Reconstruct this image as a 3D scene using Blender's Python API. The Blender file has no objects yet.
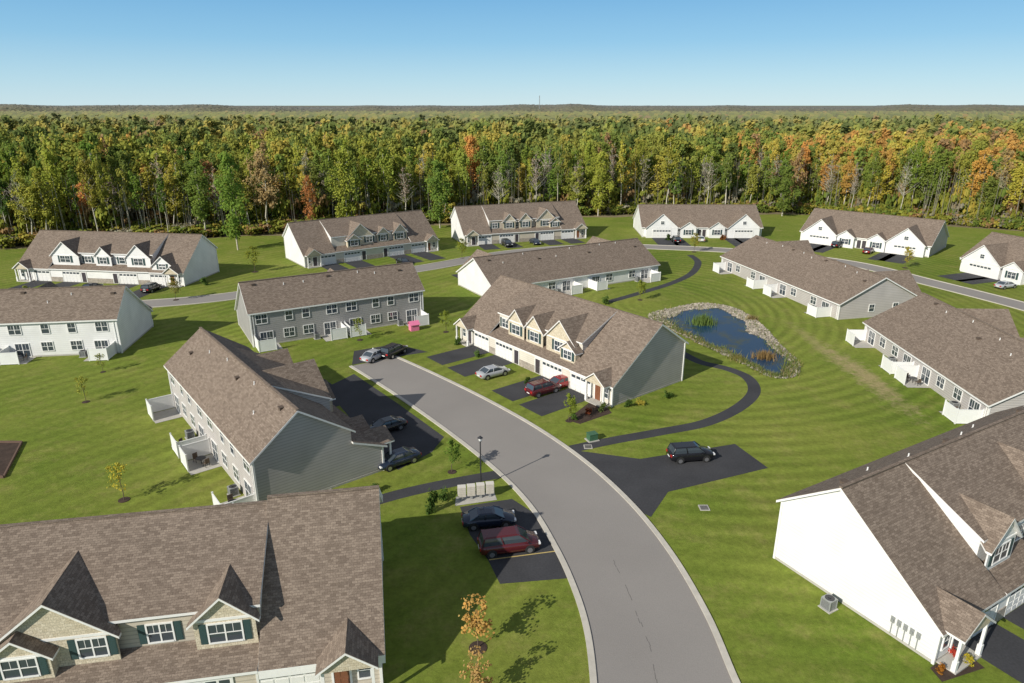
import bpy,bmesh,math,random
import numpy as np
from mathutils import Vector,Matrix,noise
from mathutils.geometry import tessellate_polygon
random.seed(7); RNG=np.random.default_rng(5); R=math.radians
S=bpy.context.scene; col=S.collection
H=35.;P=R(19.1);F=683.
def G(x,y,z=0.):
    u=(x-512)/F; v=(y-341.5)/F
    dy=math.cos(P)-v*math.sin(P); dz=-math.sin(P)-v*math.cos(P)
    t=(z-H)/dz
    return Vector((u*t,dy*t,z))
# ---------------------------------------------------------------- materials
def nodes(name):
    m=bpy.data.materials.new(name); m.use_nodes=True; nt=m.node_tree
    b=nt.nodes['Principled BSDF']; return m,nt,b
def N(nt,t,**k):
    n=nt.nodes.new(t)
    for a,v in k.items():
        if a.startswith('i_'):
            key=a[2:]; key=int(key) if key.isdigit() else key.replace('_',' ')
            n.inputs[key].default_value=v
        else: setattr(n,a,v)
    return n
def LK(nt,a,b): nt.links.new(a,b)
def mixc(nt,blend,f,a,b):
    n=nt.nodes.new('ShaderNodeMix'); n.data_type='RGBA'; n.blend_type=blend
    for i,x in ((0,f),(6,a),(7,b)):
        if hasattr(x,'is_linked') or hasattr(x,'links'): nt.links.new(x,n.inputs[i])
        else: n.inputs[i].default_value=x if i==0 else (*x[:3],1)
    return n.outputs[2]
def noisy(name,c,rough=.85,amt=.25,sc=3.,sc2=.25,bump=0.,spec=.3,coord='Object',metal=0):
    m,nt,b=nodes(name); tc=N(nt,'ShaderNodeTexCoord')
    n1=N(nt,'ShaderNodeTexNoise',i_Scale=sc,i_Detail=5.); n2=N(nt,'ShaderNodeTexNoise',i_Scale=sc2,i_Detail=3.)
    LK(nt,tc.outputs[coord],n1.inputs['Vector']); LK(nt,tc.outputs[coord],n2.inputs['Vector'])
    ad=N(nt,'ShaderNodeMath',operation='ADD'); LK(nt,n1.outputs[0],ad.inputs[0]); LK(nt,n2.outputs[0],ad.inputs[1])
    mr=N(nt,'ShaderNodeMapRange',i_1=.6,i_2=1.4,i_3=1-amt,i_4=1+amt); LK(nt,ad.outputs[0],mr.inputs[0])
    o=mixc(nt,'MULTIPLY',1.,c,mr.outputs[0]); LK(nt,o,b.inputs['Base Color'])
    b.inputs['Roughness'].default_value=rough; b.inputs['Specular IOR Level'].default_value=spec; b.inputs['Metallic'].default_value=metal
    if bump:
        bp=N(nt,'ShaderNodeBump',i_Strength=bump,i_Distance=.05); LK(nt,n1.outputs[0],bp.inputs['Height']); LK(nt,bp.outputs[0],b.inputs['Normal'])
    return m
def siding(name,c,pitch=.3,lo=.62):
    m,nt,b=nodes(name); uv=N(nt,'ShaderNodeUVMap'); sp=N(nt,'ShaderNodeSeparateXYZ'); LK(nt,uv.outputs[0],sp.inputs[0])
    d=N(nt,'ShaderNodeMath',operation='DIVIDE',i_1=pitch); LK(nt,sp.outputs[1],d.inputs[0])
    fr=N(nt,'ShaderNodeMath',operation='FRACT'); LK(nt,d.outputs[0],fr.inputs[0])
    mr=N(nt,'ShaderNodeMapRange',i_1=.0,i_2=.32,i_3=lo,i_4=1.); LK(nt,fr.outputs[0],mr.inputs[0])  # lap shading drawn as a dark band in the colour, no relief
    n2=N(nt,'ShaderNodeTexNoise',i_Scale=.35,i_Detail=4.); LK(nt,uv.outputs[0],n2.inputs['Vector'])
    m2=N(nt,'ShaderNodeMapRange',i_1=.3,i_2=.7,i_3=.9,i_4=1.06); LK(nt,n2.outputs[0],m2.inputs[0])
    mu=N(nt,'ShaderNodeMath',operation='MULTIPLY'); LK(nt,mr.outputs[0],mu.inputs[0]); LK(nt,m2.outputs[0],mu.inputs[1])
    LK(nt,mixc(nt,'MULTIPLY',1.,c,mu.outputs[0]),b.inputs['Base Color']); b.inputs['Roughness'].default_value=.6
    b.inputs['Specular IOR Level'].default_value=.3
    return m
def shingle(name,c1,c2,bw=.34,rh=.17):
    m,nt,b=nodes(name); uv=N(nt,'ShaderNodeUVMap')
    br=N(nt,'ShaderNodeTexBrick',i_Scale=1.,i_Mortar_Size=.008,i_Brick_Width=bw,i_Row_Height=rh,i_Bias=0.)
    br.inputs['Color1'].default_value=(*c1,1); br.inputs['Color2'].default_value=(*c2,1); br.inputs['Mortar'].default_value=(c1[0]*.7,c1[1]*.7,c1[2]*.7,1)
    LK(nt,uv.outputs[0],br.inputs['Vector'])
    n1=N(nt,'ShaderNodeTexNoise',i_Scale=.25,i_Detail=5.,i_Roughness=.6); LK(nt,uv.outputs[0],n1.inputs['Vector'])
    m1=N(nt,'ShaderNodeMapRange',i_1=.3,i_2=.7,i_3=.94,i_4=1.06); LK(nt,n1.outputs[0],m1.inputs[0])
    n2=N(nt,'ShaderNodeTexNoise',i_Scale=12.,i_Detail=3.); LK(nt,uv.outputs[0],n2.inputs['Vector'])
    m2=N(nt,'ShaderNodeMapRange',i_1=.3,i_2=.7,i_3=.76,i_4=1.24); LK(nt,n2.outputs[0],m2.inputs[0])
    a=mixc(nt,'MULTIPLY',1.,br.outputs[0],m1.outputs[0]); a=mixc(nt,'MULTIPLY',1.,a,m2.outputs[0])
    LK(nt,a,b.inputs['Base Color']); b.inputs['Roughness'].default_value=.92; b.inputs['Specular IOR Level'].default_value=.12
    bp=N(nt,'ShaderNodeBump',i_Strength=.3,i_Distance=.03); LK(nt,br.outputs[1],bp.inputs['Height']); bp.invert=True; LK(nt,bp.outputs[0],b.inputs['Normal'])
    return m
def plain(name,c,rough=.5,metal=0,spec=.5):
    return noisy(name,c,rough,.06,6.,1.,0,spec,'Object',metal)
def grass_mat():
    m,nt,b=nodes('lawn_grass'); tc=N(nt,'ShaderNodeTexCoord'); P0=tc.outputs['Object']
    def nz(s,d,r=.6):
        n=N(nt,'ShaderNodeTexNoise',i_Scale=s,i_Detail=d,i_Roughness=r); LK(nt,P0,n.inputs['Vector']); return n.outputs[0]
    def rg(x,a,b_,c,d):
        n=N(nt,'ShaderNodeMapRange',i_1=a,i_2=b_,i_3=c,i_4=d); LK(nt,x,n.inputs[0]); return n.outputs[0]
    def mt(op,a,b_):
        n=N(nt,'ShaderNodeMath',operation=op)
        for i,x in enumerate((a,b_)):
            if isinstance(x,(int,float)): n.inputs[i].default_value=x
            else: LK(nt,x,n.inputs[i])
        return n.outputs[0]
    base=mixc(nt,'MIX',rg(nz(.045,5.,.65),.36,.64,0,1),(.128,.18,.024),(.2,.228,.042))
    base=mixc(nt,'MIX',rg(nz(.25,8.,.78),.5,.7,0,.65),base,(.275,.25,.08))
    mp=N(nt,'ShaderNodeMapping'); mp.inputs['Location'].default_value=(-30,-122,0); mp.inputs['Scale'].default_value=(1.15,1,1); LK(nt,P0,mp.inputs[0])
    w1=N(nt,'ShaderNodeTexWave',wave_type='RINGS',rings_direction='Z',wave_profile='SIN',i_Scale=.14,i_Distortion=6.,i_Detail=1.,i_Detail_Scale=.03); LK(nt,mp.outputs[0],w1.inputs['Vector'])
    mp2=N(nt,'ShaderNodeMapping'); mp2.inputs['Rotation'].default_value=(0,0,R(38)); LK(nt,P0,mp2.inputs[0])
    w2=N(nt,'ShaderNodeTexWave',wave_type='BANDS',bands_direction='X',i_Scale=.14,i_Distortion=2.5,i_Detail=2.,i_Detail_Scale=.12); LK(nt,mp2.outputs[0],w2.inputs['Vector'])
    sp=N(nt,'ShaderNodeSeparateXYZ'); LK(nt,P0,sp.inputs[0])
    mm=N(nt,'ShaderNodeMix'); side=rg(sp.outputs[0],5,9,0,1); LK(nt,side,mm.inputs[0]); LK(nt,w2.outputs[1],mm.inputs[2]); LK(nt,w1.outputs[1],mm.inputs[3])
    am=mt('MULTIPLY',rg(nz(.06,4.,.6),.38,.62,.15,1.),rg(side,0,1,.85,1.)); am=mt('MULTIPLY',am,rg(sp.outputs[1],40,62,.6,1.))
    st=mt('ADD',1.,mt('MULTIPLY',rg(mm.outputs[0],.1,.9,-.17,.15),am))
    c=mixc(nt,'MULTIPLY',1.,base,st)
    for (A,B,wd,am_) in ((G(835,352),G(905,408),1.4,.8),(G(800,330),G(850,372),1.,.5)):
        md=(A+B)/2; L_=(B-A).length/2
        mp3=N(nt,'ShaderNodeMapping',vector_type='TEXTURE'); mp3.inputs['Location'].default_value=(md.x,md.y,0); mp3.inputs['Rotation'].default_value=(0,0,math.atan2(B.y-A.y,B.x-A.x)); mp3.inputs['Scale'].default_value=(L_,wd,1e6); LK(nt,P0,mp3.inputs[0])
        ln=N(nt,'ShaderNodeVectorMath',operation='LENGTH'); LK(nt,mp3.outputs[0],ln.inputs[0])
        c=mixc(nt,'MIX',rg(mt('ADD',ln.outputs['Value'],mt('MULTIPLY',mt('SUBTRACT',nz(.7,6.,.8),.5),5.)),.3,1.5,am_,0),c,(.34,.27,.14))
    c=mixc(nt,'MULTIPLY',1.,c,rg(nz(1.6,9.,.8),.3,.7,.68,1.32))
    c=mixc(nt,'MULTIPLY',1.,c,rg(nz(.012,2.),.3,.7,.9,1.12))
    LK(nt,c,b.inputs['Base Color']); b.inputs['Roughness'].default_value=.9; b.inputs['Specular IOR Level'].default_value=.1
    bp=N(nt,'ShaderNodeBump',i_Strength=.45,i_Distance=.12); LK(nt,nz(5.,6.,.8),bp.inputs['Height']); LK(nt,bp.outputs[0],b.inputs['Normal'])
    return m
def foliage_mat():
    m,nt,b=nodes('foliage'); oi=N(nt,'ShaderNodeObjectInfo'); at=N(nt,'ShaderNodeAttribute',attribute_name='Col')
    c=mixc(nt,'MULTIPLY',1.,at.outputs['Color'],oi.outputs['Color'])
    d=N(nt,'ShaderNodeBsdfDiffuse'); t=N(nt,'ShaderNodeBsdfTranslucent'); mx=N(nt,'ShaderNodeMixShader',i_0=.38)
    LK(nt,c,d.inputs[0]); LK(nt,c,t.inputs[0]); LK(nt,d.outputs[0],mx.inputs[1]); LK(nt,t.outputs[0],mx.inputs[2])
    LK(nt,mx.outputs[0],nt.nodes['Material Output'].inputs[0]); return m
def paint_mat():
    m,nt,b=nodes('car_paint'); oi=N(nt,'ShaderNodeObjectInfo'); LK(nt,oi.outputs['Color'],b.inputs['Base Color'])
    b.inputs['Roughness'].default_value=.25; b.inputs['Coat Weight'].default_value=.6; b.inputs['Coat Roughness'].default_value=.05; b.inputs['Metallic'].default_value=.2
    return m
M=dict(
 roof=shingle('roof_shingle',(.165,.127,.1),(.268,.212,.168)),
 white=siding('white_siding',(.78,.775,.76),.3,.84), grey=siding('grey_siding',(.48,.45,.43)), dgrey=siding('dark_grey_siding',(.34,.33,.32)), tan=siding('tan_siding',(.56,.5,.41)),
 beige=siding('beige_siding',(.66,.62,.54),.3,.8), shake=shingle('shake_siding',(.52,.45,.33),(.64,.57,.44),.25,.2), stone=noisy('stone_veneer',(.33,.29,.25),.9,.4,5.,1.5,.4),
 trim=plain('white_trim',(.8,.79,.77),.45), shutter=plain('dark_green_shutter',(.035,.07,.07),.5),
 glass=plain('window_glass',(.05,.065,.08),.06,0,.9), garage=plain('garage_paint',(.76,.75,.72),.5), door=plain('door_paint',(.06,.05,.06),.4),
 brown=plain('brown_door_paint',(.2,.08,.04),.4),
 road=noisy('road_asphalt',(.27,.25,.232),.9,.12,14.,.1,.3,.2), drive=noisy('driveway_asphalt',(.05,.05,.054),.85,.3,6.,.3,.2,.3),
 kerb=noisy('kerb_concrete',(.52,.485,.42),.85,.15,2.,.3), conc=noisy('patio_concrete',(.44,.42,.38),.85,.15), grass=grass_mat(),
 floor=noisy('forest_soil',(.22,.18,.1),.95,.4,.6,.05), leaf=foliage_mat(), bark=noisy('pale_bark',(.5,.46,.38),.9,.3,2.,.5), bark2=noisy('brown_bark',(.12,.09,.07),.9,.3,4.,.5),
 vinyl=plain('white_vinyl',(.82,.82,.81),.35), metal=plain('grey_metal',(.34,.35,.35),.5,.3), darkm=plain('dark_metal',(.03,.03,.035),.4),
 bank=noisy('grassy_bank',(.2,.2,.09),.95,.35,2.5,.4,.4), seam=plain('crack_sealant',(.11,.1,.095),.8), mulch=noisy('mulch',(.06,.04,.03),.95,.4,8.,1.), rubber=plain('tyre_rubber',(.02,.02,.02),.8), rim=plain('alloy',(.5,.5,.52),.3,.8),
 paint=paint_mat(), red=plain('tail_lamp',(.4,.02,.02),.2), lamp=plain('head_lamp',(.8,.8,.8),.1), green=plain('green_box_paint',(.05,.13,.07),.5), yellow=plain('faded_yellow_line',(.5,.38,.14),.7), pink=plain('pink_plastic',(.75,.2,.35),.4),
)
def water_mat():
    m,nt,b=nodes('pond_water'); b.inputs['Roughness'].default_value=.08; b.inputs['IOR'].default_value=1.33
    tc=N(nt,'ShaderNodeTexCoord'); n=N(nt,'ShaderNodeTexNoise',i_Scale=1.6,i_Detail=4.); LK(nt,tc.outputs['Object'],n.inputs[0])
    bp=N(nt,'ShaderNodeBump',i_Strength=.35,i_Distance=.05); LK(nt,n.outputs[0],bp.inputs['Height']); LK(nt,bp.outputs[0],b.inputs['Normal'])
    n2=N(nt,'ShaderNodeTexNoise',i_Scale=.3,i_Detail=6.,i_Roughness=.7); LK(nt,tc.outputs['Object'],n2.inputs[0])
    r=N(nt,'ShaderNodeMapRange',i_1=.5,i_2=.64,i_3=0.,i_4=1.); LK(nt,n2.outputs[0],r.inputs[0])
    LK(nt,mixc(nt,'MIX',r.outputs[0],(.012,.045,.095),(.05,.06,.03)),b.inputs['Base Color']); b.inputs['Specular IOR Level'].default_value=.45
    return m
M['water']=water_mat()
# ---------------------------------------------------------------- mesh helpers
class MB:
    def __init__(s): s.v=[];s.f=[]
    def poly(s,pts):
        n=len(s.v); s.v+=[tuple(p) for p in pts]; s.f.append(tuple(range(n,n+len(pts))))
    def box(s,x0,x1,y0,y1,z0,z1):
        n=len(s.v); s.v+=[(x,y,z) for z in (z0,z1) for x,y in ((x0,y0),(x1,y0),(x1,y1),(x0,y1))]
        for f in ((3,2,1,0),(4,5,6,7),(0,1,5,4),(1,2,6,5),(2,3,7,6),(3,0,4,7)): s.f.append(tuple(n+i for i in f))
        return s
    def slab(s,pts,t):
        n=len(s.v);k=len(pts); s.v+=[tuple(p) for p in pts]+[(p[0],p[1],p[2]-t) for p in pts]
        s.f.append(tuple(range(n,n+k))); s.f.append(tuple(range(n+2*k-1,n+k-1,-1)))
        for i in range(k): j=(i+1)%k; s.f.append((n+i,n+k+i,n+k+j,n+j))
    def cyl(s,p0,p1,r0,r1,n=8,cap=True):
        p0=Vector(p0);p1=Vector(p1); d=(p1-p0).normalized(); a=d.orthogonal().normalized(); b=d.cross(a); k=len(s.v)
        for p,r in ((p0,r0),(p1,r1)):
            for i in range(n):
                t=2*math.pi*i/n; s.v.append(tuple(p+a*math.cos(t)*r+b*math.sin(t)*r))
        for i in range(n): j=(i+1)%n; s.f.append((k+i,k+j,k+n+j,k+n+i))
        if cap: s.f.append(tuple(range(k+n-1,k-1,-1))); s.f.append(tuple(range(k+n,k+2*n)))
        return s
    def mesh(s,name,m,smooth=False):
        me=bpy.data.meshes.new(name); me.from_pydata(s.v,[],s.f); me.update()
        uvl=me.uv_layers.new(name='UVMap').data
        for p in me.polygons:
            n=p.normal
            if abs(n.z)>.999: t=Vector((1,0,0)); q=Vector((0,1,0))
            else: t=Vector((-n.y,n.x,0)).normalized(); q=n.cross(t).normalized()
            for li in p.loop_indices:
                c=me.vertices[me.loops[li].vertex_index].co; uvl[li].uv=(c.dot(t),c.dot(q))
        if smooth:
            for p in me.polygons: p.use_smooth=True
        me.materials.append(m); return me
    def build(s,name,m,parent=None,loc=(0,0,0),rz=0,smooth=False): return ob(name,s.mesh(name,m,smooth),parent,loc,rz)
def ob(name,me,parent=None,loc=(0,0,0),rz=0):
    o=bpy.data.objects.new(name,me); col.objects.link(o); o.parent=parent; o.location=loc; o.rotation_euler=(0,0,rz); return o
def tag(o,label=None,cat=None,group=None,kind=None):
    for k,v in (('label',label),('category',cat),('group',group),('kind',kind)):
        if v: o[k]=v
    return o
def thing(name,label,cat,loc,rz=0,group=None): return tag(ob(name,None,None,loc,rz),label,cat,group)
def npmesh(name,V,k,mat,cols=None):
    V=np.asarray(V,dtype=np.float32).reshape(-1,3); n=len(V); me=bpy.data.meshes.new(name)
    me.vertices.add(n); me.vertices.foreach_set('co',V.ravel()); me.loops.add(n); me.loops.foreach_set('vertex_index',np.arange(n,dtype=np.int32))
    me.polygons.add(n//k); me.polygons.foreach_set('loop_start',np.arange(0,n,k,dtype=np.int32)); me.update(calc_edges=True)
    if cols is not None:
        C=np.ones((n,4),dtype=np.float32); C[:,:3]=np.repeat(np.asarray(cols,dtype=np.float32),k,axis=0)
        a=me.color_attributes.new('Col','FLOAT_COLOR','POINT'); a.data.foreach_set('color',C.ravel())
    me.materials.append(mat); return me
def spline(pts,n=8,closed=False):
    pts=[Vector(p) for p in pts]; out=[]; m=len(pts)
    for i in range(m if closed else m-1):
        if closed: a,b,c,d=(pts[(i+k)%m] for k in (-1,0,1,2))
        else: a=pts[max(i-1,0)];b=pts[i];c=pts[i+1];d=pts[min(i+2,m-1)]
        for j in range(n):
            t=j/n; out.append(.5*((2*b)+(c-a)*t+(2*a-5*b+4*c-d)*t*t+(3*b-a-3*c+d)*t**3))
    if not closed: out.append(pts[-1])
    return out
def sheet(name,label,pts,z,mat,cat):
    mb=MB(); mb.v=[(p[0],p[1],z) for p in pts]
    mb.f=[tuple(t) for t in tessellate_polygon([[Vector((p[0],p[1],0)) for p in pts]])]
    o=mb.build(name,mat); bm=bmesh.new(); bm.from_mesh(o.data)
    for f in bm.faces:
        f.normal_update()
        if f.normal.z<0: f.normal_flip()
    bm.to_mesh(o.data); bm.free(); return tag(o,label,cat,None,'structure')
def offs(pts,d):
    out=[]
    for i,p in enumerate(pts):
        t=(pts[min(i+1,len(pts)-1)]-pts[max(i-1,0)]); t.z=0; t.normalize(); out.append(p+Vector((-t.y,t.x,0))*d)
    return out
def strip(name,label,A,B,z,mat,cat,h=0):
    mb=MB()
    for i in range(len(A)-1):
        q=[(p.x,p.y,z) for p in (A[i],A[i+1],B[i+1],B[i])]
        if h: mb.slab(q,h)
        else: mb.poly(q)
    return tag(mb.build(name,mat),label,cat,None,'structure')
# ---------------------------------------------------------------- ground
mb=MB(); mb.poly([(-30000,-300,0),(30000,-300,0),(30000,40000,0),(-30000,40000,0)]); tag(mb.build('ground',M['grass']),'mown green lawn between the townhouses','lawn',None,'structure')
EX=[-2000,-300,-131,-70,-22,30,95,146,200,300,2000]; EY=[120,150,174,194,213,231,236,203,172,140,120]
yE=lambda x: np.interp(x,EX,EY)
xs=np.linspace(-1500,1500,220); fl=[(x,yE(x)-2+2*math.sin(x*.13)+1.5*math.sin(x*.31)) for x in xs]
sheet('forest_floor','leaf strewn brown soil under the forest',fl+[(20000,8000),(20000,30000),(-20000,30000),(-20000,8000)],.004,M['floor'],'forest floor')
Lp=[(601,860),(600,760),(597,683),(590,630),(577,588),(558,547),(532,505),(497,469),(448,430),(395,393),(352,366)]
Rp=[(815,860),(770,760),(733,683),(704,615),(668,553),(628,503),(582,461),(533,427),(481,398),(432,374),(394,357)]
RL=spline([G(*p) for p in Lp],8); RR=spline([G(*p) for p in Rp],8)
strip('road','grey asphalt street curving through the middle',RL,RR,.016,M['road'],'road')
strip('kerb','pale concrete kerb on the left of the curving street',offs(RL,.45),RL,.1,M['kerb'],'kerb',.1)
strip('kerb','pale concrete kerb on the right of the curving street',RR,offs(RR,-.45),.1,M['kerb'],'kerb',.1)
q=MB(); qs=random.Random(2)
cs=spline([G(*p) for p in [(612,560),(628,590),(640,622),(652,652),(658,690)]],6)
for i in range(len(cs)-1):
    if i%5<3:
        j=Vector((qs.gauss(0,.05),qs.gauss(0,.05),0)); A,B=cs[i]+j,cs[i+1]+j; d=(B-A).normalized(); n=Vector((-d.y,d.x,0))*.02; q.poly([(*(A+n).xy,.02),(*(A-n).xy,.02),(*(B-n).xy,.02),(*(B+n).xy,.02)])
tag(q.build('road_crack',M['seam']),'dark sealed crack running along the near part of the street','crack',None,'structure')
bc=spline([Vector(p+(0,)) for p in [(-190,112),(-120,116),(-85,119),(-60,125),(-43,136),(-20,152),(0,169),(23,177),(43,175),(62,169),(79,157),(87,139),(94,121),(99,103),(106,80)]],8)
strip('road','far grey street passing in front of the back row of houses',offs(bc,2.6),offs(bc,-2.6),.016,M['road'],'road')
strip('kerb','kerb on the forest side of the far street',offs(bc,2.9),offs(bc,2.6),.1,M['kerb'],'kerb',.1)
strip('kerb','kerb on the near side of the far street',offs(bc,-2.6),offs(bc,-2.9),.1,M['kerb'],'kerb',.1)
def path(lab,px,w):
    c=spline([G(*p) for p in px],8); strip('footpath',lab,offs(c,w/2),offs(c,-w/2),.008,M['drive'],'path')
path('narrow dark path looping behind the middle tan townhouse to the guest parking',[(572,449),(610,441),(660,432),(705,423),(738,408),(754,392),(748,378),(728,369),(700,362),(680,352)],1.6)
path('narrow dark path crossing the grass left of the curving street',[(362,505),(400,494),(445,484),(500,474)],1.6)
path('narrow dark path curving past the pond',[(608,302),(640,293),(672,283),(692,273),(698,262),(690,255)],1.6)
sheet('parking_pad','dark guest parking beside the maroon minivan',[G(*p) for p in [(460,507),(512,499),(545,520),(566,556),(572,578),(500,584),(488,560),(470,535)]],.012,M['drive'],'parking')
sheet('parking_pad','dark guest parking holding the black suv',[G(*p) for p in [(580,461),(572,450),(640,459),(735,444),(768,468),(668,492),(651,517),(632,508)]],.012,M['drive'],'parking')
sheet('parking_pad','dark parking pad at the far end of the curving street',[G(*p) for p in [(352,365),(354,351),(396,344),(428,352),(394,357)]],.009,M['drive'],'parking')
sheet('parking_pad','dark shared driveway between the grey townhouse and the street',[G(*p) for p in [(354,374),(397,403),(444,437),(432,452),(398,470),(360,430),(325,388)]],.010,M['drive'],'driveway')
mb=MB(); a,b=G(489,560),G(558,551); d=(b-a).normalized(); n=Vector((-d.y,d.x,0))*.06; mb.poly([a+n,a-n,b-n,b+n]); mb.v=[(x,y,.02) for x,y,z in mb.v]
tag(mb.build('parking_line',M['yellow']),'faded yellow line painted on the guest parking','road marking',None,'structure')
# ---------------------------------------------------------------- parts caches
CA={}
def winmesh(w,h,grid=True):
    k=('w',w,h,grid)
    if k not in CA:
        f=MB(); t=.1
        f.box(-w/2-t,-w/2,-.08,-.003,-h/2-t,h/2+t); f.box(w/2,w/2+t,-.08,-.003,-h/2-t,h/2+t)
        f.box(-w/2,w/2,-.08,-.003,h/2,h/2+t); f.box(-w/2,w/2,-.1,-.003,-h/2-t,-h/2)
        f.box(-w/2,w/2,-.066,-.046,-.03,.03)
        nx=max(1,round(w/.9))
        for i in range(1,nx): x=-w/2+w*i/nx; f.box(x-.045,x+.045,-.072,-.047,-h/2,h/2)
        if grid:
            for i in range(nx*2):
                if i%2: x=-w/2+w*i/(nx*2); f.box(x-.015,x+.015,-.06,-.0465,.03,h/2)
        p=MB(); p.box(-w/2,w/2,-.045,-.004,-h/2,h/2)
        sw=.42; ss=[]
        for sx in (-1,1):
            s=MB(); x=sx*(w/2+t+.03+sw/2); s.box(x-sw/2,x+sw/2,-.05,-.004,-h/2-.08,h/2+.08)
            for q in range(9): z=-h/2+h*q/8; s.box(x-sw/2+.05,x+sw/2-.05,-.065,-.05,z-.03,z+.02)
            ss.append(s.mesh('shutter',M['shutter']))
        CA[k]=(f.mesh('window_frame',M['trim']),p.mesh('window_pane',M['glass']),ss)
    return CA[k]
def put_win(par,u,v,z,w,h,rz=0,sh=False,name='window'):
    f,p,s=winmesh(w,h); o=ob(name,f,par,(u,v,z),rz); ob('pane',p,o)
    if sh:
        for q in s: ob('shutter',q,o)
def put_garage(par,u,v,w,rz=0):
    k=('g',w)
    if k not in CA:
        g=MB(); g.box(-w/2,w/2,-.02,-.003,0,2.25); n=round(w/.8)
        for i in range(n):
            for j in range(3): x=-w/2+w*i/n; g.box(x+.07,x+w/n-.07,-.045,-.02,.06+j*.56,.5+j*.56)
        g.box(-w/2-.14,-w/2,-.07,-.003,0,2.4); g.box(w/2,w/2+.14,-.07,-.003,0,2.4); g.box(-w/2,w/2,-.07,-.003,2.25,2.4)
        q=MB()
        for i in range(n): x=-w/2+w*i/n; q.box(x+.09,x+w/n-.09,-.04,-.0205,1.76,2.12)
        CA[k]=(g.mesh('garage_door',M['garage']),q.mesh('garage_glass',M['glass']))
    o=ob('garage_door',CA[k][0],par,(u,v,0),rz); ob('pane',CA[k][1],o)
def put_door(par,u,v,rz=0,m='door'):
    k=('d',m)
    if k not in CA:
        g=MB(); g.box(-.48,.48,-.05,-.003,.12,2.15)
        for x in (-.25,.25):
            for z in (.3,1.25): g.box(x-.15,x+.15,-.07,-.05,z,z+.7)
        t=MB(); t.box(-.62,-.48,-.08,-.003,.1,2.3); t.box(.48,.62,-.08,-.003,.1,2.3); t.box(-.48,.48,-.08,-.003,2.15,2.3)
        CA[k]=(g.mesh('door',M[m]),t.mesh('door_frame',M['trim']))
    o=ob('front_door',CA[k][0],par,(u,v,0),rz); ob('door_frame',CA[k][1],o)
def put_vents(par,L,D,fr,zat,seed):
    r=random.Random(seed)
    if 'vent' not in CA:
        a=MB(); a.cyl((0,0,-.1),(0,0,.38),.06,.06,8); a.cyl((0,0,-.1),(0,0,.08),.16,.09,8); CA['vent']=a.mesh('vent_pipe',M['vinyl'])
        a=MB(); a.box(-.25,.25,-.25,.25,-.2,.2); a.box(-.3,.3,-.3,.3,.2,.25); CA['vbox']=a.mesh('vent_box',M['bark2'])
    for i in range(int(L/4)):
        u=2+i*4+r.uniform(-1,1); v=fr+r.choice((.6,1.1,2.2)); ob('roof_vent',CA['vent' if i%3 else 'vbox'],par,(u,v,zat(v)+.05))
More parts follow.
